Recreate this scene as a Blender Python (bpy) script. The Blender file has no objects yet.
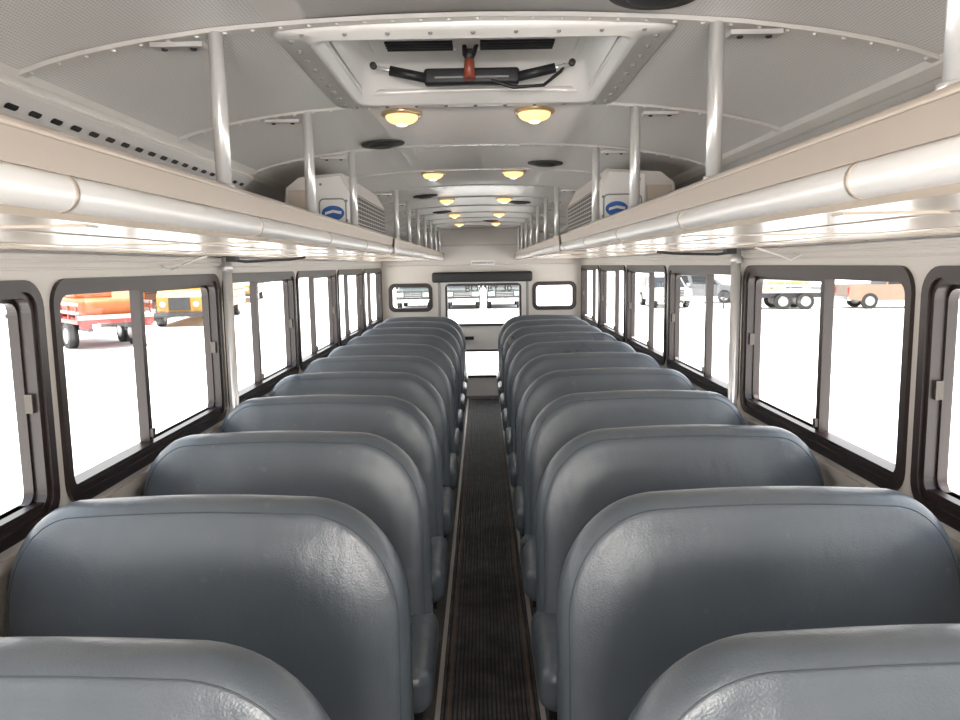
import bpy, math
from mathutils import Vector, Matrix
PI=math.pi
CZ=1.6
# ------------------------------------------------------------ materials
def mat(name, col, rough=0.5, metal=0.0, bump=None, noise=None, emis=None, coat=0.0, spec=0.5):
    m=bpy.data.materials.new(name); m.use_nodes=True
    nt=m.node_tree; b=nt.nodes["Principled BSDF"]
    b.inputs["Base Color"].default_value=(*col,1); b.inputs["Roughness"].default_value=rough
    b.inputs["Metallic"].default_value=metal
    b.inputs["Coat Weight"].default_value=coat
    b.inputs["Specular IOR Level"].default_value=spec
    tc=nt.nodes.new("ShaderNodeTexCoord")
    if noise:
        n=nt.nodes.new("ShaderNodeTexNoise"); n.inputs["Scale"].default_value=noise[0]; n.inputs["Detail"].default_value=4
        nt.links.new(tc.outputs["Object"],n.inputs["Vector"])
        mx=nt.nodes.new("ShaderNodeMix"); mx.data_type='RGBA'
        a=noise[1]
        mx.inputs[6].default_value=(*[c*(1-a) for c in col],1); mx.inputs[7].default_value=(*[min(1,c*(1+a)) for c in col],1)
        nt.links.new(n.outputs["Fac"],mx.inputs[0]); nt.links.new(mx.outputs[2],b.inputs["Base Color"])
    if bump:
        n=nt.nodes.new("ShaderNodeTexNoise"); n.inputs["Scale"].default_value=bump[0]; n.inputs["Detail"].default_value=2
        nt.links.new(tc.outputs["Object"],n.inputs["Vector"])
        bp=nt.nodes.new("ShaderNodeBump"); bp.inputs["Strength"].default_value=bump[1]; bp.inputs["Distance"].default_value=0.002
        nt.links.new(n.outputs["Fac"],bp.inputs["Height"]); nt.links.new(bp.outputs[0],b.inputs["Normal"])
    if emis:
        b.inputs["Emission Color"].default_value=(*emis[0],1); b.inputs["Emission Strength"].default_value=emis[1]
    return m
def vinyl_mat():
    m=mat("seat_vinyl",(0.115,0.130,0.145),0.30,spec=0.65)
    nt=m.node_tree;b=nt.nodes["Principled BSDF"]; tc=nt.nodes.new("ShaderNodeTexCoord")
    oi=nt.nodes.new("ShaderNodeObjectInfo")
    ad=nt.nodes.new("ShaderNodeVectorMath"); ad.operation='ADD'
    nt.links.new(tc.outputs["Object"],ad.inputs[0]); nt.links.new(oi.outputs["Location"],ad.inputs[1])
    def noise(s,d=2,src=None):
        n=nt.nodes.new("ShaderNodeTexNoise"); n.inputs["Scale"].default_value=s; n.inputs["Detail"].default_value=d
        nt.links.new((src or ad).outputs[0],n.inputs["Vector"]); return n
    n1=noise(240); n3=noise(2.5,5)
    st=nt.nodes.new("ShaderNodeVectorMath"); st.operation='MULTIPLY'; st.inputs[1].default_value=(1.0,1.0,.45)
    nt.links.new(ad.outputs[0],st.inputs[0]); n2=noise(7,3,st)
    b1=nt.nodes.new("ShaderNodeBump"); b1.inputs["Strength"].default_value=.45; b1.inputs["Distance"].default_value=.0015
    b2=nt.nodes.new("ShaderNodeBump"); b2.inputs["Strength"].default_value=.55; b2.inputs["Distance"].default_value=.014
    nt.links.new(n1.outputs["Fac"],b1.inputs["Height"]); nt.links.new(n2.outputs["Fac"],b2.inputs["Height"])
    nt.links.new(b2.outputs[0],b1.inputs["Normal"]); nt.links.new(b1.outputs[0],b.inputs["Normal"])
    cr=nt.nodes.new("ShaderNodeValToRGB"); cr.color_ramp.elements[0].position=.3; cr.color_ramp.elements[1].position=.7
    cr.color_ramp.elements[0].color=(.085,.102,.120,1); cr.color_ramp.elements[1].color=(.116,.135,.154,1)
    nt.links.new(n3.outputs["Fac"],cr.inputs[0])
    n4=noise(26,6); c4=nt.nodes.new("ShaderNodeValToRGB"); c4.color_ramp.elements[0].position=.66; c4.color_ramp.elements[1].position=.78
    c4.color_ramp.elements[0].color=(0,0,0,1); c4.color_ramp.elements[1].color=(.35,.35,.35,1)
    nt.links.new(n4.outputs["Fac"],c4.inputs[0])
    mx=nt.nodes.new("ShaderNodeMix"); mx.data_type='RGBA'; mx.inputs[7].default_value=(.22,.225,.23,1)
    nt.links.new(c4.outputs[0],mx.inputs[0]); nt.links.new(cr.outputs[0],mx.inputs[6]); nt.links.new(mx.outputs[2],b.inputs["Base Color"])
    mr=nt.nodes.new("ShaderNodeMapRange"); mr.inputs[3].default_value=.22; mr.inputs[4].default_value=.40
    nt.links.new(n3.outputs["Fac"],mr.inputs[0]); nt.links.new(mr.outputs[0],b.inputs["Roughness"])
    return m
VINYL=vinyl_mat()
PIPE=mat("seat_piping",(0.072,0.087,0.10),0.4)
DARKMET=mat("seat_leg_metal",(0.03,0.03,0.03),0.4,0.6)
WALL=mat("cream_wall",(0.63,0.59,0.55),0.42,noise=(2,0.04))
RACK=mat("rack_cream_metal",(0.52,0.445,0.37),0.24,0.15,noise=(2,0.06))
RACKRAIL=mat("rack_rail_metal",(0.47,0.40,0.34),0.33,0.2)
TUBE=mat("white_tube",(0.76,0.74,0.72),0.32,0.05)
SILVER=mat("pole_silver",(0.72,0.71,0.70),0.28,0.5)
RIB=mat("rib_metal",(0.78,0.76,0.73),0.3,0.2)
BLACK=mat("dark_rubber_frame",(0.020,0.011,0.010),0.34)
DARK=mat("dark_plastic",(0.02,0.02,0.022),0.5)
LATCH=mat("window_latch",(0.08,0.07,0.06),0.4,0.5)
SPK=mat("speaker_grille",(0.04,0.036,0.036),0.6)
WHITE=mat("white_paint",(0.83,0.815,0.79),0.35)
GREY=mat("grey_vent",(0.26,0.26,0.26),0.5)
RED=mat("red_handle",(0.30,0.07,0.04),0.4)
BLUE=mat("blue_badge",(0.02,0.12,0.42),0.35)
LENS=mat("amber_lens",(0.85,0.55,0.25),0.3,emis=((1.0,0.60,0.24),1.5))
BULB=mat("bulb_glow",(1,0.9,0.7),0.3,emis=((1.0,0.82,0.5),3.5))
GOLD=mat("lamp_bezel",(0.70,0.52,0.32),0.3,0.6)
BASEF=mat("grey_floor",(0.06,0.055,0.05),0.6,noise=(6,0.2))
TRIM=mat("aisle_trim_metal",(0.55,0.51,0.47),0.35,0.4)
RUST=mat("aisle_worn_line",(0.19,0.125,0.095),0.6)
def aisle_mat():
    m=mat("ribbed_rubber",(0.05,0.045,0.04),0.42)
    nt=m.node_tree;b=nt.nodes["Principled BSDF"]
    tc=nt.nodes.new("ShaderNodeTexCoord"); w=nt.nodes.new("ShaderNodeTexWave"); w.bands_direction='X'
    w.inputs["Scale"].default_value=20
    nt.links.new(tc.outputs["Object"],w.inputs["Vector"])
    bp=nt.nodes.new("ShaderNodeBump"); bp.inputs["Strength"].default_value=1.0; bp.inputs["Distance"].default_value=0.006
    nt.links.new(w.outputs["Fac"],bp.inputs["Height"]); nt.links.new(bp.outputs[0],b.inputs["Normal"])
    n=nt.nodes.new("ShaderNodeTexNoise"); n.inputs["Scale"].default_value=9; n.inputs["Detail"].default_value=9; n.inputs["Roughness"].default_value=.65
    nt.links.new(tc.outputs["Object"],n.inputs["Vector"])
    cr=nt.nodes.new("ShaderNodeValToRGB"); cr.color_ramp.elements[0].position=0.38; cr.color_ramp.elements[1].position=0.66
    cr.color_ramp.elements[0].color=(0.050,0.048,0.047,1); cr.color_ramp.elements[1].color=(0.150,0.140,0.133,1)
    nt.links.new(n.outputs["Fac"],cr.inputs[0])
    mx=nt.nodes.new("ShaderNodeMix"); mx.data_type='RGBA'; mx.blend_type='MULTIPLY'; mx.inputs[0].default_value=1
    c2=nt.nodes.new("ShaderNodeValToRGB"); c2.color_ramp.elements[0].color=(.22,.22,.22,1); c2.color_ramp.elements[1].color=(1,1,1,1); c2.color_ramp.elements[0].position=.2; c2.color_ramp.elements[1].position=.6
    nt.links.new(w.outputs["Fac"],c2.inputs[0]); nt.links.new(cr.outputs[0],mx.inputs[6]); nt.links.new(c2.outputs[0],mx.inputs[7])
    nt.links.new(mx.outputs[2],b.inputs["Base Color"])
    return m
AISLE=aisle_mat()
def perf_mat():
    m=mat("perforated_ceiling",(0.78,0.77,0.75),0.36,0.1)
    nt=m.node_tree;b=nt.nodes["Principled BSDF"]
    tc=nt.nodes.new("ShaderNodeTexCoord")
    sc=nt.nodes.new("ShaderNodeVectorMath"); sc.operation='SCALE'; sc.inputs[3].default_value=150
    fr=nt.nodes.new("ShaderNodeVectorMath"); fr.operation='FRACTION'
    mu=nt.nodes.new("ShaderNodeVectorMath"); mu.operation='MULTIPLY'; mu.inputs[1].default_value=(1,1,0)
    di=nt.nodes.new("ShaderNodeVectorMath"); di.operation='DISTANCE'; di.inputs[1].default_value=(.5,.5,0)
    lt=nt.nodes.new("ShaderNodeMath"); lt.operation='LESS_THAN'; lt.inputs[1].default_value=0.25
    nt.links.new(tc.outputs["Object"],sc.inputs[0]); nt.links.new(sc.outputs[0],fr.inputs[0])
    nt.links.new(fr.outputs[0],mu.inputs[0]); nt.links.new(mu.outputs[0],di.inputs[0]); nt.links.new(di.outputs["Value"],lt.inputs[0])
    mx=nt.nodes.new("ShaderNodeMix"); mx.data_type='RGBA'
    mx.inputs[6].default_value=(0.82,0.81,0.795,1); mx.inputs[7].default_value=(0.56,0.55,0.54,1)
    nt.links.new(lt.outputs[0],mx.inputs[0]); nt.links.new(mx.outputs[2],b.inputs["Base Color"])
    return m
PERF=perf_mat()
CEIL=mat("ceiling_panel",(0.79,0.765,0.74),0.28,0.1,noise=(1.5,0.04))
COVE=mat("cove_panel",(0.72,0.70,0.69),0.45,noise=(2,0.04))
def glass_mat(name,tint,fac):
    m=bpy.data.materials.new(name); m.use_nodes=True; nt=m.node_tree; nt.nodes.clear()
    o=nt.nodes.new("ShaderNodeOutputMaterial"); t=nt.nodes.new("ShaderNodeBsdfTransparent"); g=nt.nodes.new("ShaderNodeBsdfGlossy")
    t.inputs[0].default_value=(*tint,1); g.inputs["Roughness"].default_value=0.02
    mx=nt.nodes.new("ShaderNodeMixShader"); mx.inputs[0].default_value=fac
    nt.links.new(t.outputs[0],mx.inputs[1]); nt.links.new(g.outputs[0],mx.inputs[2]); nt.links.new(mx.outputs[0],o.inputs[0]); return m
GLASS=glass_mat("window_glass",(0.95,0.96,0.95),0.04)

# ------------------------------------------------------------ mesh builder
class M:
    def __init__(s): s.v=[];s.f=[];s.mi=[];s.sm=[];s.mats=[]
    def add(s,vs,fs,m,smooth=False):
        if m not in s.mats: s.mats.append(m)
        k=s.mats.index(m); o=len(s.v); s.v+= [tuple(p) for p in vs]
        for f in fs: s.f.append([i+o for i in f]); s.mi.append(k); s.sm.append(smooth)
    def box(s,x0,x1,y0,y1,z0,z1,m):
        vs=[(x,y,z) for x in(x0,x1) for y in(y0,y1) for z in(z0,z1)]
        s.add(vs,[(0,1,3,2),(4,6,7,5),(0,4,5,1),(2,3,7,6),(0,2,6,4),(1,5,7,3)],m)
    def rbox(s,x0,x1,y0,y1,z0,z1,r,m,n=5):
        N=n*2+1; hx,hy,hz=(x1-x0)/2,(y1-y0)/2,(z1-z0)/2; c=((x0+x1)/2,(y0+y1)/2,(z0+z1)/2)
        r=min(r,hx,hy,hz)
        ts=[-1+2*i/N for i in range(N+1)]
        for ax in range(3):
            for sg in(-1,1):
                vs=[]
                for a in ts:
                    for b in ts:
                        d=[0,0,0]; d[ax]=sg; d[(ax+1)%3]=math.tan(a*PI/4); d[(ax+2)%3]=math.tan(b*PI/4)
                        v=Vector(d).normalized()
                        core=[0,0,0]
                        core[ax]=sg; core[(ax+1)%3]=1 if a>0 else -1; core[(ax+2)%3]=1 if b>0 else -1
                        h=(hx-r,hy-r,hz-r)
                        vs.append(tuple(c[i]+core[i]*h[i]+v[i]*r for i in range(3)))
                fs=[]
                K=N+1
                for i in range(N):
                    for j in range(N):
                        q=(i*K+j,(i+1)*K+j,(i+1)*K+j+1,i*K+j+1)
                        fs.append(q if sg>0 else q[::-1])
                s.add(vs,fs,m,True)
    def cyl(s,p0,p1,r,m,n=16,r1=None,caps=True,smooth=True):
        p0=Vector(p0);p1=Vector(p1);d=(p1-p0).normalized(); r1=r if r1 is None else r1
        u=d.orthogonal().normalized(); w=d.cross(u)
        vs=[];
        for p,rr in((p0,r),(p1,r1)):
            for i in range(n):
                a=2*PI*i/n; vs.append(p+u*math.cos(a)*rr+w*math.sin(a)*rr)
        s.add(vs,[(i,(i+1)%n,n+(i+1)%n,n+i) for i in range(n)],m,smooth)
        if caps:
            s.add(vs[:n],[tuple(range(n))[::-1]],m); s.add(vs[n:],[tuple(range(n))],m)
    def tube(s,pts,r,m,n=8,closed=False):
        P=[Vector(p) for p in pts];L=len(P);vs=[]
        for i,p in enumerate(P):
            a=P[(i-1)%L] if closed or i>0 else p; b=P[(i+1)%L] if closed or i<L-1 else p
            d=(b-a).normalized(); ref=Vector((0,1,0)) if abs(d.y)<0.9 else Vector((1,0,0))
            u=d.cross(ref).normalized(); w=d.cross(u)
            for k in range(n):
                t=2*PI*k/n; vs.append(p+u*math.cos(t)*r+w*math.sin(t)*r)
        fs=[]
        for i in range(L if closed else L-1):
            j=(i+1)%L
            for k in range(n): fs.append((i*n+k,i*n+(k+1)%n,j*n+(k+1)%n,j*n+k))
        s.add(vs,fs,m,True)
    def disc(s,c,nrm,r,h,m,n=20,dome=0.0):
        c=Vector(c);d=Vector(nrm).normalized();u=d.orthogonal().normalized();w=d.cross(u)
        prof=[(r,0),(r,h)]+[(r*math.cos(a),h+dome*math.sin(a)) for a in [PI/2*k/5 for k in range(1,5)]]
        vs=[];
        for rr,hh in prof:
            for i in range(n):
                a=2*PI*i/n; vs.append(c+d*hh+u*math.cos(a)*rr+w*math.sin(a)*rr)
        vs.append(c+d*(h+dome)); K=len(prof);fs=[]
        for k in range(K-1):
            for i in range(n): fs.append((k*n+i,k*n+(i+1)%n,(k+1)*n+(i+1)%n,(k+1)*n+i))
        for i in range(n): fs.append(((K-1)*n+i,(K-1)*n+(i+1)%n,K*n))
        s.add(vs,fs,m,True)
    def prism(s,poly,ax,a0,a1,m,smooth=False):
        def P(p,a): return (a,p[0],p[1]) if ax=='x' else (p[0],a,p[1])
        n=len(poly); vs=[P(p,a0) for p in poly]+[P(p,a1) for p in poly]
        s.add(vs,[(i,(i+1)%n,n+(i+1)%n,n+i) for i in range(n)]+[tuple(range(n))[::-1],tuple(range(n,2*n))],m,smooth)
    def mesh(s,name):
        me=bpy.data.meshes.new(name); me.from_pydata(s.v,[],s.f)
        for m in s.mats: me.materials.append(m)
        me.polygons.foreach_set("material_index",s.mi); me.polygons.foreach_set("use_smooth",s.sm)
        import bmesh
        bm=bmesh.new(); bm.from_mesh(me); bmesh.ops.remove_doubles(bm,verts=bm.verts,dist=1e-5)
        bmesh.ops.recalc_face_normals(bm,faces=bm.faces); bm.to_mesh(me); bm.free()
        me.update(); return me
    def obj(s,name,loc=(0,0,0),rot=0.0,bevel=0):
        o=bpy.data.objects.new(name,s.mesh(name)); bpy.context.scene.collection.objects.link(o)
        o.location=loc;o.rotation_euler=(0,0,rot)
        if bevel:
            b=o.modifiers.new("bevel","BEVEL"); b.width=bevel;b.segments=2;b.limit_method='ANGLE'
        return o
def link(name,me,loc,rot=0):
    o=bpy.data.objects.new(name,me); bpy.context.scene.collection.objects.link(o); o.location=loc; o.rotation_euler=(0,0,rot); return o

# ------------------------------------------------------------ room constants
XW=1.17; YB=-1.7; YR=8.9
Y0=0.67; PITCH=1.36; WW=1.315; WZ0=0.935; WZ1=1.580
win_starts=[Y0+PITCH*k for k in range(-1,6)]
def maps(side):
    if side=='L': return lambda a,z,d:(-(XW+d),a,z)
    if side=='R': return lambda a,z,d:((XW+d),a,z)
    if side=='B': return lambda a,z,d:(a,YR+d,z)
    if side=='F': return lambda a,z,d:(a,YB-d,z)
def pbox(m,P,a0,a1,z0,z1,d0,d1,mt):
    p=P(a0,z0,d0);q=P(a1,z1,d1)
    m.box(*sorted((p[0],q[0])),*sorted((p[1],q[1])),*sorted((p[2],q[2])),mt)
def wall_cells(m,P,a_lo,a_hi,z_lo,z_hi,openings,t0,t1,mt):
    As=sorted({a_lo,a_hi,*[o[0] for o in openings],*[o[1] for o in openings]})
    Zs=sorted({z_lo,z_hi,*[o[2] for o in openings],*[o[3] for o in openings]})
    for i in range(len(As)-1):
        for j in range(len(Zs)-1):
            ca=(As[i]+As[i+1])/2; cz=(Zs[j]+Zs[j+1])/2
            if any(o[0]<ca<o[1] and o[2]<cz<o[3] for o in openings): continue
            pbox(m,P,As[i],As[i+1],Zs[j],Zs[j+1],t0,t1,mt)
def rrect(a0,a1,z0,z1,r,n=6):
    pts=[]
    for cx,cz,s in((a1-r,z1-r,0),(a0+r,z1-r,1),(a0+r,z0+r,2),(a1-r,z0+r,3)):
        for k in range(n+1):
            t=PI/2*(s+k/n); pts.append((cx+r*math.cos(t),cz+r*math.sin(t)))
    return pts
def ring(m,P,rect,r,w,d0,d1,mt,ri=None):
    a0,a1,z0,z1=rect; ri=max(0.01,r-w) if ri is None else ri
    o=rrect(a0,a1,z0,z1,r); i=rrect(a0+w,a1-w,z0+w,z1-w,ri); n=len(o)
    vs=[P(*p,d0) for p in o]+[P(*p,d0) for p in i]+[P(*p,d1) for p in o]+[P(*p,d1) for p in i]
    fs=[]
    for k in range(n):
        j=(k+1)%n
        fs+=[(k,j,n+j,n+k),(2*n+k,3*n+k,3*n+j,2*n+j),(k,2*n+k,2*n+j,j),(n+k,n+j,3*n+j,3*n+k)]
    m.add(vs,fs,mt)
def ins(r,e): return (r[0]+e,r[1]-e,r[2]+e,r[3]-e)
wn=0
def window(side,rect,slider=True):
    global wn; wn+=1
    P=maps(side); m=M()
    ring(m,P,rect,0.075,0.030,-0.012,0.012,BLACK,ri=0.05)
    ring(m,P,ins(rect,0.028),0.055,0.018,-0.003,0.060,BLACK,ri=0.04)
    g=ins(rect,0.044)
    if slider:
        am=rect[0]+(rect[1]-rect[0])*0.455
        pbox(m,P,am-0.015,am+0.015,g[2],g[3],0.020,0.055,BLACK)
        ring(m,P,(am-0.012,g[1]+0.004,g[2],g[3]),0.045,0.014,0.028,0.050,BLACK,ri=0.033)
        pbox(m,P,g[0],g[1],g[2]-0.006,g[2]+0.014,0.0,0.055,BLACK)
        pbox(m,P,g[1]-0.014,g[1]-0.002,(g[2]+g[3])/2-0.025,(g[2]+g[3])/2+0.025,0.008,0.028,LATCH)
        pbox(m,P,am-0.010,am+0.010,g[2]+0.03,g[2]+0.06,0.008,0.022,LATCH)
    v=[P(g[0]-.01,g[2]-.01,0.045),P(g[1]+.01,g[2]-.01,0.045),P(g[1]+.01,g[3]+.01,0.045),P(g[0]-.01,g[3]+.01,0.045)]
    m.add(v,[(0,1,2,3)],GLASS)
    return m.obj("window_%d"%wn)

for side,nm in(('L','wall_left'),('R','wall_right')):
    P=maps(side); m=M()
    ops=[(s+.026,s+WW-.026,WZ0+.026,WZ1-.026) for s in win_starts]
    wall_cells(m,P,YB,YR,0,1.72,ops,0,0.06,WALL)
    for z in(1.608,1.628,1.645):
        p0=P(YB,z,0.001);p1=P(YR,z,0.001); m.cyl(p0,p1,0.0045,WALL,8)
    pbox(m,P,YB,YR,0.88,0.91,-0.012,0,WALL)
    m.obj(nm)
    for s in win_starts: window(side,(s,s+WW,WZ0,WZ1))
for sx in(-1,1):
    m=M(); x=sx*1.135; y=3.37
    m.cyl((x,y,0.0),(x,y,1.65),0.021,SILVER,20)
    m.disc((x,y,0.0),(0,0,1),0.04,0.008,SILVER); m.cyl((x,y,1.59),(x,y,1.62),0.027,SILVER)
    m.obj("grab_pole")

# rear wall + door
m=M();P=maps('B')
RW=[(-1.10,-0.58,1.06,1.395),(0.60,1.12,1.06,1.395)]
DO=(-0.50,0.54,0.03,1.50)
wall_cells(m,P,-XW-.06,XW+.06,0,2.12,[ins(r,.02) for r in RW]+[DO],0,0.06,WALL)
for z in (1.60,1.83): m.cyl((-1.1,YR,z),(1.1,YR,z),0.006,WALL,8)
m.obj("wall_rear")
for r in RW: window('B',r,False)
m=M(); D1=(-0.43,0.47,0.88,1.385); D2=(-0.30,0.36,0.26,0.60)
wall_cells(m,P,DO[0]+.012,DO[1]-.012,DO[2]+.002,DO[3]-.012,[ins(D1,.02),ins(D2,.02)],0.005,0.05,WHITE)
ring(m,P,(DO[0]-.015,DO[1]+.015,0.01,DO[3]+.015),0.06,0.03,-0.012,-0.001,GREY)
for r in(D1,D2):
    ring(m,P,r,0.05,0.028,-0.012,0.05,BLACK)
    g=ins(r,.025); m.add([P(g[0],g[2],.03),P(g[1],g[2],.03),P(g[1],g[3],.03),P(g[0],g[3],.03)],[(0,1,2,3)],GLASS)
pbox(m,P,-0.40,-0.10,0.72,0.76,-0.05,-0.03,DARK); pbox(m,P,-0.38,-0.34,0.70,0.78,-0.04,0.01,DARK)
m.cyl((.40,YR-.02,.62),(.40,YR-.02,.84),.01,SILVER,10)
m.obj("door_1")
m=M(); m.rbox(-0.58,0.60,YR-0.09,YR-0.015,1.40,1.52,0.03,DARK)
m.obj("door_header_pad")
def text(name,s,size,loc,mt,ext=0.001):
    c=bpy.data.curves.new(name,'FONT'); c.body=s; c.size=size; c.extrude=ext; c.align_x='CENTER'
    c.materials.append(mt); o=bpy.data.objects.new(name,c); bpy.context.scene.collection.objects.link(o)
    o.location=loc;o.rotation_euler=(PI/2,0,0); return o
m=M(); m.box(-0.12,0.16,YR-0.012,YR-0.002,1.60,1.655,WHITE); sg=m.obj("exit_sign")
t=text("exit_sign_lettering","EMERGENCY EXIT",0.032,(0.02,YR-0.014,1.615),DARK); t.parent=sg
t=text("door_window_lettering","BOOBY 30",0.12,(0.08,YR-0.018,1.285),BLACK); t.parent=bpy.data.objects["door_1"]

# front wall with windshield opening (behind the camera)
m=M();P=maps('F'); WS=(-1.05,1.05,0.75,1.75)
wall_cells(m,P,-XW-.06,XW+.06,0,2.12,[ins(WS,.02)],0,0.06,WALL); m.obj("wall_front")
window('F',WS,False)

# floor
m=M(); m.box(-XW-.06,XW+.06,YB,YR+.06,-0.06,0,BASEF); m.obj("floor")
m=M(); AX=0.008
m.box(AX-.19,AX+.19,YB+.02,YR-.01,0.0,0.006,AISLE)
for sx in(-1,1):
    m.box(AX+sx*.188-.009,AX+sx*.188+.009,YB+.02,YR-.01,0.0,0.012,TRIM)
    m.box(AX+sx*.150-.0035,AX+sx*.150+.0035,YB+.02,YR-.01,0.005,0.0075,RUST)
m.obj("aisle_runner")

# ------------------------------------------------------------ ceiling
PR=[(0,.438),(.15,.436),(.3,.430),(.45,.420),(.6,.401),(.72,.378),(.80,.352),(.88,.308),(.97,.245),(1.06,.17),(1.13,.10),(1.18,.05)]
def prof(x):
    x=abs(x)
    for i in range(len(PR)-1):
        if x<=PR[i+1][0]:
            t=(x-PR[i][0])/(PR[i+1][0]-PR[i][0]); return CZ+PR[i][1]+(PR[i+1][1]-PR[i][1])*t
    return CZ+PR[-1][1]
xs=sorted({*[p[0] for p in PR],*[-p[0] for p in PR],.272,-.287,.36,-.36,.2,-.2,.52,-.52,.66,-.66})
HY0,HY1=1.420,1.950
ys=[YB,0.0,HY0,HY1,4.5,YR+.05]
m=M()
for i in range(len(xs)-1):
    for j in range(len(ys)-1):
        xa,xb=xs[i],xs[i+1]; c=(xa+xb)/2
        if -.287<c<.272 and ys[j]==HY0: continue
        mt=COVE if abs(c)>.80 else (PERF if abs(c)>.36 else CEIL)
        vs=[(xa,ys[j],prof(xa)),(xb,ys[j],prof(xb)),(xb,ys[j+1],prof(xb)),(xa,ys[j+1],prof(xa))]
        m.add(vs,[(0,1,2,3)],mt,True)
ce=m.obj("ceiling")
sd=ce.modifiers.new("solid","SOLIDIFY"); sd.thickness=0.016; sd.offset=0
rib_y=[1.36+0.69*k for k in range(-4,11)]
m=M()
for y in rib_y:
    X=[-.80+1.6*i/28 for i in range(29)]
    w=.017
    vs=[]
    for x in X:
        z=prof(x)-.011
        vs+=[(x,y-w,z+.002),(x,y-w*.7,z-.004),(x,y+w*.7,z-.004),(x,y+w,z+.002)]
    m.add(vs,[(4*i+k,4*i+4+k,4*i+5+k,4*i+1+k) for i in range(28) for k in range(3)],RIB,False)
    for i in range(33):
        x=-.78+1.56*i/32
        if y in rib_y[-4:]: continue
        m.disc((x,y,prof(x)-.014),(0,0,-1),0.0045,0.001,RIB,8,0.003)
m.obj("trim_1")
m=M()
for sx in(-1,1):
    m.prism([(sx*.79,prof(.79)-.010),(sx*.80,prof(.80)-.018),(sx*.825,prof(.825)-.018),(sx*.835,prof(.835)-.010)],'y',YB,YR,RIB)
    m.prism([(sx*1.0,prof(1.0)-.010),(sx*1.005,prof(1.0)-.022),(sx*1.02,prof(1.02)-.020),(sx*1.025,prof(1.03)-.008)],'y',YB,YR,RIB)
m.obj("trim_2")
# slotted rail on the left cove
m=M()
A=(.812,.322);B_=(.885,.250); L=math.hypot(B_[0]-A[0],B_[1]-A[1]); tx,tz=(B_[0]-A[0])/L,(B_[1]-A[1])/L; nx,nz=tz,-tx
def cp(u,off): return (-(A[0]+tx*u+nx*off), CZ+A[1]+tz*u+nz*off)
p=cp(0,0);q=cp(L,0);p2=cp(0,.004);q2=cp(L,.004)
m.prism([p,q,q2,p2],'y',YB,2.74,COVE)
m.prism([cp(-.002,-.012),cp(-.002,.006),cp(.006,.006),cp(.006,-.012)],'y',YB,2.74,RIB)
y=-.2
while y<2.7:
    pts=[]
    for k in range(12):
        t=2*PI*k/12; uu=.036+math.sin(t)*.0065; yy=y+(.013 if math.cos(t)>0 else -.013)+math.cos(t)*.0065
        x,z=cp(uu,.0052); pts.append((x,yy,z))
    m.add(pts,[tuple(range(12))],DARK)
    y+=.072
m.obj("slotted_rail")

def speaker(x,y,r=.078):
    m=M(); z=prof(x)-.010
    s=(prof(x+.02)-prof(x-.02))/.04
    m.disc((x,y,z),(s,0,-1),r,.005,SPK,28,.006)
    m.disc((x,y,z-.003),(s,0,-1),r*.6,.008,DARK,24,.005)
    m.obj("ceiling_speaker")
for x,y in((-.33,2.64),(.275,3.22),(.278,1.235),(-.33,4.6),(.27,5.2),(-.30,6.0),(.1,7.4)): speaker(x,y,.074)
def lamp(x,y):
    m=M(); z=prof(x)-.010
    m.disc((x,y,z),(0,0,-1),.056,.007,GOLD,28,.004)
    m.disc((x,y,z-.008),(0,0,-1),.045,.004,LENS,28,.020)
    m.disc((x,y,z-.027),(0,0,-1),.016,.004,BULB,16,.006)
    m.obj("dome_lamp")
for y in(-.6,.8,2.16,3.52,4.9,6.3,7.7):
    lamp(-.215,y); lamp(.155,y)

# ------------------------------------------------------------ roof hatch
m=M(); hx0,hx1,hy0,hy1=-.372,.356,1.375,2.035
def PH(a,b,d): return (a,b,CZ+.418+d)
def hring(r0,rad0,r1,rad1,d0,d1,mt):
    o=rrect(*r0,rad0);i=rrect(*r1,rad1);n=len(o)
    m.add([PH(*p,d0) for p in o]+[PH(*p,d1) for p in i],[(k,(k+1)%n,n+(k+1)%n,n+k) for k in range(n)],mt,True)
R0=(hx0,hx1,hy0,hy1)
def hi(e): return (hx0+e,hx1-e,hy0+e*.5,hy1-e)
hring(R0,.04,R0,.04,.02,0,WHITE)
hring(R0,.04,hi(.01),.035,0,-.008,WHITE)
hring(hi(.01),.035,hi(.055),.04,-.008,-.008,WHITE)
hring(hi(.055),.04,hi(.062),.04,-.008,-.014,WHITE)
hring(hi(.062),.04,hi(.078),.04,-.014,-.013,WHITE)
hring(hi(.078),.04,hi(.095),.04,-.013,.075,WHITE)
hring(hi(.095),.04,hi(.11),.04,.075,.080,WHITE)
lid=rrect(*hi(.11),.04); m.add([PH(*p,.080) for p in lid],[tuple(range(len(lid)))],WHITE)
for i in range(9):
    for x in((hx0+.032),(hx1-.032)):
        m.disc((x,hy0+.05+.068*i,CZ+.410),(0,0,-1),.005,.001,GREY,10,.004)
    m.disc((hx0+.06+.076*i,hy1-.032,CZ+.410),(0,0,-1),.005,.001,GREY,10,.004)
    m.disc((hx0+.06+.076*i,hy0+.016,CZ+.410),(0,0,-1),.004,.001,GREY,10,.003)
zl=CZ+.418+.080
m.rbox(-.24,.225,1.62,1.80,zl-.016,zl+.01,.012,WHITE,3)
for x0,x1 in((-.20,-.055),(.005,.165)):
    m.box(x0,x1,1.665,1.745,zl-.020,zl-.010,GREY)
    m.box(x0-.006,x1+.006,1.655,1.665,zl-.024,zl-.010,WHITE); m.box(x0-.006,x1+.006,1.745,1.755,zl-.024,zl-.010,WHITE)
    for k in range(4): m.box(x0,x1,1.676+k*.018,1.681+k*.018,zl-.026,zl-.016,DARK)
zb=CZ+.430; yb=1.80
m.rbox(-.125,.095,yb-.012,yb+.022,zb-.016,zb+.020,.008,DARK,3)
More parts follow.
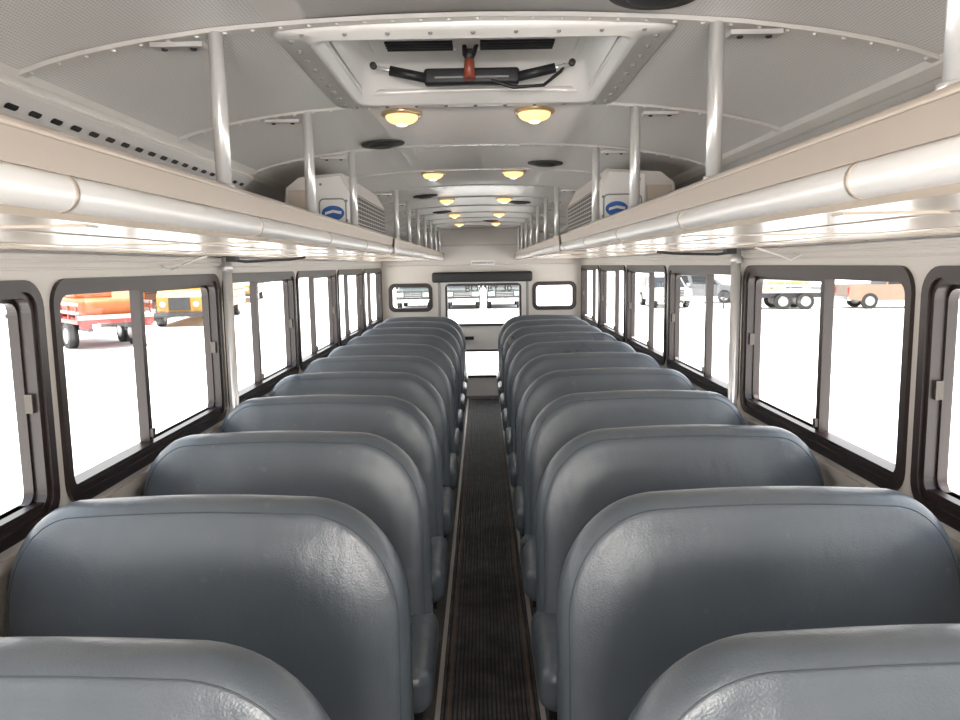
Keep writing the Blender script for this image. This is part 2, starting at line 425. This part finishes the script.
m.box(-.10,.07,yb-.014,yb-.0115,zb-.004,zb+.000,GREY)
for sx,xe in((-1,-.240),(1,.215)):
    xs0=-.12 if sx<0 else .09
    m.cyl((xs0,yb,zb),(xs0+(xe-xs0)*.7,yb,zb+.018),.011,DARK,12); m.cyl((xs0+(xe-xs0)*.5,yb,zb+.013),(xe,yb,zb+.026),.005,SILVER,10)
    m.disc((xe,yb-.008,zb+.026),(0,-1,0),.008,.010,DARK,14,.002)
m.cyl((-.02,yb-.01,zb+.06),(-.02,yb-.01,zb-.0),.010,GREY,12)
m.cyl((-.02,yb-.03,zb+.048),(-.02,yb-.035,zb-.012),.010,RED,12,r1=.014)
m.disc((-.02,yb-.032,zb+.045),(0,-1,0),.015,.008,DARK,14,.004)
m.cyl((-.03,yb-.04,zb+.04),(-.03,yb-.08,zb+.060),.005,DARK,10); m.cyl((-.01,yb-.04,zb+.04),(-.0,yb-.08,zb+.060),.005,DARK,10)
m.tube([(.03,yb-.01,zb-.01),(.08,yb-.02,zb-.028),(.15,yb-.01,zb-.022),(.19,yb,zb+.01),(.20,yb,zb+.026)],.004,DARK)
m.obj("roof_hatch")

# ------------------------------------------------------------ luggage racks
def rack(sx,XE,y0,y1,poles):
    m=M(); zu=CZ+.055
    f=lambda x:sx*x
    def B(xa,xb,ya,yb,za,zb,mt): m.box(*sorted((f(xa),f(xb))),ya,yb,za,zb,mt)
    B(XE+.01,XW-.002,y0,y1,zu,zu+.012,RACK)
    for x in(XE+.16,XE+.44): m.cyl((f(x),y0,zu+.002),(f(x),y1,zu+.002),.005,RACK,8)
    y=y0+.35
    while y<y1-.05:
        B(XE+.03,XW-.004,y-.015,y+.015,zu-.003,zu,RACK); y+=.69
    m.cyl((f(XE+.012),y0,CZ+.084),(f(XE+.012),y1,CZ+.084),.0205,TUBE,28)
    m.prism([(f(XE-.002),CZ+.102),(f(XE-.006),CZ+.134),(f(XE+.000),CZ+.143),(f(XE+.03),CZ+.143),(f(XE+.03),CZ+.135),(f(XE+.012),CZ+.131),(f(XE+.012),CZ+.102)],'y',y0,y1,RACKRAIL)
    m.cyl((f(XE+.000),y0,CZ+.139),(f(XE+.000),y1,CZ+.139),.0062,RACKRAIL,12)
    y=y0+.25
    while y<y1:
        m.cyl((f(XE+.012),y-.004,CZ+.084),(f(XE+.012),y+.004,CZ+.084),.0215,RACKRAIL,28); y+=.69
    for ye in(y0,y1):
        s_=1 if ye==y0 else -1
        m.prism([(f(XE),CZ+.05),(f(XE),CZ+.141),(f(XE+.05),CZ+.141),(f(XE+.12),CZ+.095),(f(XW-.03),CZ+.095),(f(XW-.03),CZ+.05)],'y',ye,ye+s_*.006,RACKRAIL)
    for y in poles:
        xp=XE+.014
        zt=prof(xp)-.012
        m.cyl((f(xp),y,CZ+.131),(f(xp),y,zt),.0135,SILVER,20)
        m.cyl((f(xp),y,CZ+.142),(f(xp),y,CZ+.149),.018,SILVER,20)
        B(xp+.02,xp+.11,y-.014,y+.014,prof(xp+.07)-.030,prof(xp+.07)-.022,SILVER)
        m.disc((f(xp+.04),y,prof(xp+.07)-.030),(0,0,-1),.006,.001,DARK,8,.003)
        m.disc((f(xp+.09),y,prof(xp+.07)-.030),(0,0,-1),.006,.001,DARK,8,.003)
    return m.obj("luggage_rack")
near=[y for y in rib_y if -1.3<y<3.0]; far=[y for y in rib_y if 4.0<y<8.8]
for sx,XE in((-1,.44),(1,.40)):
    rack(sx,XE,-1.5,3.75,near); rack(sx,XE,3.86,8.86,far)
for sx in(-1,1):
    m=M(); m.tube([(sx*1.08,3.29,CZ+.050),(sx*1.075,3.29,CZ+.035),(sx*1.03,3.31,CZ+.03),(sx*.86,3.40,CZ+.038),(sx*.80,3.44,CZ+.047)],.006,DARK)
    m.box(*sorted((sx*1.06,sx*1.10)),3.26,3.32,CZ+.03,CZ+.053,DARK)
    m.obj("rack_hanger")
    m=M(); m.tube([(sx*1.165,2.75,CZ+.02),(sx*1.13,2.76,CZ+.0),(sx*1.12,2.85,CZ+.02),(sx*1.05,2.9,CZ+.050)],.004,WHITE); m.obj("wall_cable")

# AC evaporators
for sx in(-1,1):
    XE=.458 if sx<0 else .418
    m=M(); f=lambda x:sx*x
    y0,y1=2.80,3.70; z0=CZ+.148
    body=[(f(XE+.006),z0),(f(XE+.006),CZ+.275),(f(XE+.045),CZ+.342),(f(.66),CZ+.328),(f(.71),CZ+.29),(f(.73),CZ+.072),(f(XE+.06),CZ+.072),(f(XE+.06),z0)]
    m.prism(body,'y',y0,y1,WALL)
    # dark intake grille on the aisle face with thin slats and border
    m.box(*sorted((f(XE+.001),f(XE+.006))),y0+.05,y1-.04,z0+.008,CZ+.268,DARK)
    for k in range(13):
        y=y0+.07+k*.064; m.box(*sorted((f(XE-.0005),f(XE+.002))),y,y+.006,z0+.008,CZ+.268,GREY)
    for k in range(7):
        z=z0+.014+k*.0165; m.box(*sorted((f(XE-.001),f(XE+.002))),y0+.05,y1-.04,z,z+.003,RACKRAIL)
    fr=[(f(XE+.015),z0-.01),(f(XE+.015),CZ+.255),(f(XE+.052),CZ+.330),(f(.60),CZ+.320),(f(.60),z0-.01)]
    m.prism(fr,'y',y0-.012,y0+.002,WHITE)
    m.box(*sorted((f(.61),f(.70))),y0-.008,y0+.002,z0-.02,CZ+.28,RACK)
    ring(m,lambda a,z,d:(f(a),y0-.012+d,z),(XE+.03,.59,z0+.0,CZ+.25),.02,.005,-.003,0,GREY)
    c=(f(XE+.080),y0-.014,CZ+.196)
    for rr,mt,o in((.040,WHITE,0),(.036,BLUE,.002)):
        pts=[(c[0]+rr*1.15*math.cos(t),c[1]-o,c[2]+rr*.75*math.sin(t)) for t in [2*PI*k/28 for k in range(28)]]
        m.add(pts,[tuple(range(28))],mt)
    m.prism([(c[0]-.03,c[2]-.006),(c[0]+.0,c[2]+.002),(c[0]+.03,c[2]-.004),(c[0]+.032,c[2]+.006),(c[0]+.0,c[2]+.012),(c[0]-.028,c[2]+.004)],'y',c[1]-.004,c[1]-.003,WHITE)
    for xx,zz in((XE+.03,CZ+.17),(XE+.03,CZ+.24),(.58,CZ+.30),(.58,CZ+.17)):
        m.disc((f(xx),y0-.013,zz),(0,-1,0),.005,.001,GREY,8,.002)
    m.obj("air_conditioner_unit",bevel=.0015)

# ------------------------------------------------------------ seats
def seat_mesh(side):
    W=.985; zt=1.05; zb=.36
    m=M()
    def outline():
        pts=[]
        rb=.05
        for k in range(5):
            t=PI*1.5-PI/2*k/4
            pts.append((rb+rb*math.cos(t),zb+rb+rb*math.sin(t)))
        zs=zt-.30; CX=.265
        for k in range(1,6): pts.append((0.0+.004*math.sin(k/6*PI/2),zb+rb+(zs-zb-rb)*k/6))
        for k in range(0,17):
            t=PI/2*k/16; pts.append((CX-(CX-.004)*math.cos(t)**.96,zs+.292*math.sin(t)**.96))
        for k in range(1,8):
            s=k/8; x=CX+(W-.19-CX)*s; pts.append((x,zt-.008+.008*math.sin(PI*s)))
        for k in range(0,13):
            t=PI/2*(1-k/12); pts.append((W-.19+.186*math.cos(t)**.95,zt-.26+.252*math.sin(t)**.95))
        for k in range(1,5): pts.append((W-.002,zt-.26+(zb+rb-zt+.26)*k/5))
        for k in range(5):
            t=-PI/2*k/4; pts.append((W-rb+rb*math.cos(t),zb+rb+rb*math.sin(t)))
        for k in range(1,6): pts.append((W-rb-(W-2*rb)*k/6,zb))
        return pts
    O=outline(); n=len(O)
    N=[]
    for i in range(n):
        a=O[i-1];b=O[(i+1)%n]; dx,dz=b[0]-a[0],b[1]-a[1]; l=math.hypot(dx,dz) or 1
        N.append((dz/l,-dx/l))
    for _ in range(2):
        N=[((N[i-1][0]+N[i][0]*2+N[(i+1)%n][0])/4,(N[i-1][1]+N[i][1]*2+N[(i+1)%n][1])/4) for i in range(n)]
    rings=[]
    def R(o,y,sc=1.0):
        out=[]
        for i,(p,q) in enumerate(zip(O,N)):
            x=p[0]+q[0]*o;z=p[1]+q[1]*o
            tx=min(max(x,.36),W-.32); tz=min(max(z,.58),.78)
            x=tx+(x-tx)*sc; z=tz+(z-tz)*sc
            out.append((x,y,z))
        rings.append(out)
    r=.052; T=.056
    for sc,yy in((0.0,-.022),(.25,-.0215),(.5,-.018),(.75,-.012),(.92,-.004)): R(r*.98,-T+yy,sc)
    K=12
    for k in range(K+1):
        a=-PI/2+PI*k/K
        c=abs(math.cos(a))**.85; s_=math.copysign(abs(math.sin(a))**.85,math.sin(a))
        R(r*(1-c),T*s_)
    for sc,yy in((.92,.002),(.75,.007),(.5,.010),(.25,.012),(0.0,.012)): R(r*.98,T+yy,sc)
    def lean(p):
        x,y,z=p
        y=y*(1.0+ .18*(zt-z)/.7)+(z-zt)*.13
        return (side*x,y,z)
    vs=[lean(p) for rg in rings for p in rg]; fs=[]
    for k in range(len(rings)-1):
        for i in range(n):
            j=(i+1)%n; fs.append((k*n+i,k*n+j,(k+1)*n+j,(k+1)*n+i))
    m.add(vs,fs,VINYL,True)
    for kk in(0,len(rings)-1):
        m.add([lean(p) for p in rings[kk]],[tuple(range(n))],VINYL,True)
    for kk in(5+2,5+K-2):
        rg=rings[kk]
        pts=[lean((p[0]+N[i][0]*.0008,p[1],p[2]+N[i][1]*.0008)) for i,p in enumerate(rg)]
        m.tube(pts,.0019,PIPE,6,True)
    f=lambda a,b:sorted((side*a,side*b))
    m.rbox(*f(-.020,W-.01),-.50,-.07,.31,.455,.05,VINYL,5)
    m.box(*f(.01,W-.03),-.46,-.10,.285,.32,DARKMET)
    x=.07
    m.cyl((side*x,-.40,.29),(side*x,-.42,.0),.014,DARKMET,12); m.cyl((side*x,-.10,.30),(side*x,-.07,.0),.014,DARKMET,12)
    m.cyl((side*x,-.42,.02),(side*x,-.07,.02),.012,DARKMET,12); m.cyl((side*x,-.40,.27),(side*x,-.10,.27),.012,DARKMET,12)
    m.box(*f(x-.02,x+.03),-.46,-.03,0.0,.008,DARKMET)
    m.cyl((side*x,-.10,.28),(side*x,-.03,.60),.012,DARKMET,12)
    m.box(*f(W-.06,W-.02),-.46,-.06,.27,.30,DARKMET)
    return m.mesh("bus_seat")
sl=seat_mesh(-1); sr=seat_mesh(1)
for k in range(11):
    link("bus_seat",sl,(-.180-(.012 if k==0 else 0),1.06+.718*k,0))
    link("bus_seat",sr,(.168,1.06+.718*k,0))

# ------------------------------------------------------------ outside
m=M(); m.box(-120,120,-60,220,-1.1,-0.9,mat("sunlit_concrete",(0.80,0.79,0.77),0.9,noise=(0.15,0.04))); m.obj("ground")
GZ=-.9
TYRE=mat("tyre",(0.01,0.01,0.01),0.8); RIM=mat("rim",(0.25,0.25,0.25),0.35,0.8); CGL=mat("car_glass",(0.01,0.012,0.014),0.15)
HL=mat("headlight",(0.35,0.35,0.33),0.2); TL=mat("tail_light",(0.3,0.01,0.01),0.3); CHR=mat("chrome",(0.3,0.3,0.3),0.3,0.7)
def wheel(m,x,y,r,w=.24):
    m.cyl((x-w/2,y,r),(x+w/2,y,r),r,TYRE,24)
    for s in(-1,1): m.disc((x+s*w/2,y,r),(s,0,0),r*.6,.01,RIM,18,.02)
def car(name,kind,paint,loc,rot=0,width=1.95):
    m=M(); h=width/2
    if kind=='pickup':
        low=[(-2.7,.45),(-2.75,.75),(-2.65,1.12),(-1.35,1.22),(2.75,1.22),(2.8,.5),(2.2,.42),(-2.2,.42)]
        cab=[(-1.45,1.18),(-.75,1.82),(.75,1.85),(1.0,1.18)]
        wy=(-1.75,1.75);L=2.75
    else:
        low=[(-2.35,.42),(-2.42,.7),(-2.3,1.02),(-1.2,1.12),(2.25,1.15),(2.35,.45),(1.9,.40),(-1.9,.40)]
        cab=[(-1.35,1.08),(-.55,1.68),(1.8,1.70),(2.25,1.12)]
        wy=(-1.5,1.45);L=2.4
    m.prism(low,'x',-h,h,paint)
    n=len(cab); ht=h-.17; hb=h-.03
    zc=[p[1] for p in cab]; zmn=min(zc);zmx=max(zc)
    X=lambda z:hb+(ht-hb)*(z-zmn)/(zmx-zmn)
    vs=[(-X(p[1]),p[0],p[1]) for p in cab]+[(X(p[1]),p[0],p[1]) for p in cab]
    m.add(vs,[(i,(i+1)%n,n+(i+1)%n,n+i) for i in range(n)]+[(3,2,1,0),(4,5,6,7)],paint)
    def quad(a,b,c,d,off,ins_=.1):
        P=[Vector(q) for q in(a,b,c,d)]; ce=sum(P,Vector())/4
        Q=[ce+(q-ce)*(1-ins_)+Vector(off) for q in P]; m.add(Q,[(0,1,2,3)],CGL)
    quad(vs[0],vs[1],vs[5],vs[4],(0,-.02,.01),.1)
    quad(vs[2],vs[3],vs[7],vs[6],(0,.02,.01),.12)
    for s,o in((-1,0),(1,4)):
        A=[Vector(vs[o+i]) for i in range(4)]
        mid0=(A[0]+A[3])/2; mid1=(A[1]+A[2])/2
        quad(A[0],A[1],mid1,mid0,(s*.02,0,0),.16); quad(mid0,mid1,A[2],A[3],(s*.02,0,0),.16)
        m.rbox(*sorted((s*(h+.02),s*(h+.2))),-1.15,-1.02,1.15,1.32,.03,paint,2)
    m.rbox(-h*.52,h*.52,-L-.03,-L+.1,.68,1.0,.03,DARK,2)
    for k in range(3): m.box(-h*.5,h*.5,-L-.05,-L-.02,.73+k*.09,.76+k*.09,CHR)
    for s in(-1,1):
        m.rbox(*sorted((s*h*.56,s*h*.95)),-L-.02,-L+.15,.74,.98,.04,HL,2)
        m.rbox(*sorted((s*h*.80,s*h*.98)),L-.06,L+.07,.75,1.1,.03,TL,2)
    m.rbox(-h,h,-L-.12,-L+.1,.42,.62,.05,CHR if kind=='pickup' else paint,2)
    m.rbox(-h,h,L-.1,L+.1,.42,.62,.05,CHR,2)
    if kind=='pickup': m.box(-h+.1,h-.1,1.1,2.65,1.2,1.225,DARK)
    for y in wy:
        for s in(-1,1): wheel(m,s*(h-.10),y,.40)
    return m.obj(name,(loc[0],loc[1],GZ),rot,bevel=.04)
paint=lambda n,c:mat(n,c,.4)
PW=paint("paint_white",(.24,.24,.235));PY=paint("paint_yellow",(.30,.15,.02));PO=paint("paint_orange",(.28,.08,.015))
PS=paint("paint_silver",(.10,.105,.11));PG=paint("paint_dark_green",(.030,.040,.036));PRD=paint("paint_red",(.22,.022,.018));PT=paint("paint_tan",(.17,.11,.075))
for x in(-3.9,-1.1,1.3): car("pickup_truck",'pickup',PG,(x,45.5))
car("pickup_truck",'pickup',PY,(19.6,50),0)
car("sport_utility_vehicle",'suv',PS,(13.6,46.5),1.1)
car("van",'suv',PW,(10.4,43),0)
car("pickup_truck",'pickup',PT,(21.3,38.6),1.5)
def trailer(loc,rot,L=5,stakes=True,load=None,wr=.42,c1=PRD):
    m=M(); w=1.15
    m.box(-w,w,-L/2,L/2,.85,.98,c1); m.box(-w+.3,-w+.45,-L/2,L/2+1.2,.6,.85,DARK); m.box(w-.45,w-.3,-L/2,L/2+1.2,.6,.85,DARK)
    for y in(-.5,.5):
        for s in(-1,1): wheel(m,s*(w-.15),y*1.1-L*.1,wr,.28)
    for s in(-1,1):
        m.box(*sorted((s*(w-.35),s*(w-.05))),-L/2-.06,-L/2,.70,.84,TL)
        m.box(*sorted((s*(w-.65),s*(w-.4))),-L/2-.06,-L/2,.70,.84,HL)
        if stakes:
            k=-L/2+.1
            while k<L/2: m.box(*sorted((s*(w-.06),s*w)),k,k+.07,.95,1.5,c1); k+=.9
            for z in(1.15,1.42): m.box(*sorted((s*(w-.05),s*(w-.01))),-L/2,L/2,z,z+.1,PW)
    m.box(-w,w,-L/2-.02,-L/2+.04,.98,1.12,PW)
    if load:
        m.rbox(-.8,.8,-L/2+.6,L/2-.8,1.0,1.6,.15,load,3); m.rbox(-.6,.6,-.3,.9,1.55,2.1,.1,load,3)
    m.cyl((0,L/2+1.1,.6),(0,L/2+1.1,.0),.05,DARK)
    return m.obj("flatbed_trailer",(loc[0],loc[1],GZ),rot)
trailer((-13.4,25.8),.75,5,True,PO)
trailer((15.6,39.2),1.45,3.6,True,None,.42,PW)
def school_bus(loc,rot,P=PY):
    m=M(); w=1.2
    pts=[(-w,.6),(-w,2.5),(-w+.15,2.8),(-w+.5,2.95),(w-.5,2.95),(w-.15,2.8),(w,2.5),(w,.6)]
    m.prism(pts,'y',-3.8,5,P)
    m.prism([(-5.2,.55),(-5.25,1.3),(-5.0,1.6),(-3.8,1.75),(-3.8,.55)],'x',-.95,.95,P)
    m.box(-1,1,-3.84,-3.79,1.75,2.5,CGL)
    for k in range(9):
        for s in(-1,1): m.box(*sorted((s*w,s*(w+.02))),-3.3+k*.9,-2.6+k*.9,1.7,2.35,CGL)
    for s in(-1,1):
        for z in(1.0,1.38): m.box(*sorted((s*w,s*(w+.02))),-3.8,5,z,z+.06,DARK)
        m.disc((s*.7,-5.25,1.0),(0,-1,0),.13,.02,HL,16,.03)
        m.disc((s*.95,5,1.3),(0,1,0),.11,.02,TL,16,.03)
    m.box(-.45,.45,-5.29,-5.2,.75,1.3,DARK); m.box(-1.15,1.15,-5.4,-5.2,.45,.65,DARK)
    for y in(-4.4,3.0):
        for s in(-1,1): wheel(m,s*1.0,y,.48,.3)
    m.obj("school_bus",(loc[0],loc[1],GZ),rot,bevel=.03)
school_bus((-14.0,38),.15); school_bus((-17.4,38.5),.15,PO); school_bus((-21.0,39),.15); school_bus((-18.9,60),.2)

# ------------------------------------------------------------ light
sc=bpy.context.scene
w=bpy.data.worlds.new("sky"); sc.world=w; w.use_nodes=True; nt=w.node_tree
bg=nt.nodes["Background"]; tc=nt.nodes.new("ShaderNodeTexCoord"); sp=nt.nodes.new("ShaderNodeSeparateXYZ"); cr=nt.nodes.new("ShaderNodeValToRGB")
nt.links.new(tc.outputs["Generated"],sp.inputs[0]); nt.links.new(sp.outputs[2],cr.inputs[0]); nt.links.new(cr.outputs[0],bg.inputs[0])
cr.color_ramp.elements[0].color=(1,.96,.92,1); cr.color_ramp.elements[1].color=(.74,.84,1,1)
bg.inputs[1].default_value=3.0
s=bpy.data.lights.new("sun","SUN"); s.energy=15; s.angle=.01; s.color=(1,.94,.87)
so=bpy.data.objects.new("sun",s); sc.collection.objects.link(so); so.rotation_euler=(math.radians(14),math.radians(3),0)
fl=bpy.data.lights.new("camera_flash","AREA"); fl.shape='RECTANGLE'; fl.size=.5; fl.size_y=.3; fl.energy=38; fl.color=(1,.95,.9)
fo=bpy.data.objects.new("camera_flash",fl); sc.collection.objects.link(fo); fo.location=(0,-1.3,1.50); fo.rotation_euler=(math.radians(101),0,0)

cam=bpy.data.cameras.new("cam"); cam.lens=28.125; cam.sensor_width=36; cam.clip_start=.02; cam.clip_end=500
co=bpy.data.objects.new("camera",cam); sc.collection.objects.link(co)
Rm=Matrix.Rotation(math.radians(.2),4,'Z')@Matrix.Rotation(math.radians(90-7.22),4,'X')@Matrix.Rotation(math.radians(-.9),4,'Z')
co.matrix_world=Matrix.Translation((0,0,CZ))@Rm
sc.camera=co
sc.view_settings.view_transform='Standard'; sc.view_settings.look='None'; sc.view_settings.exposure=0.18
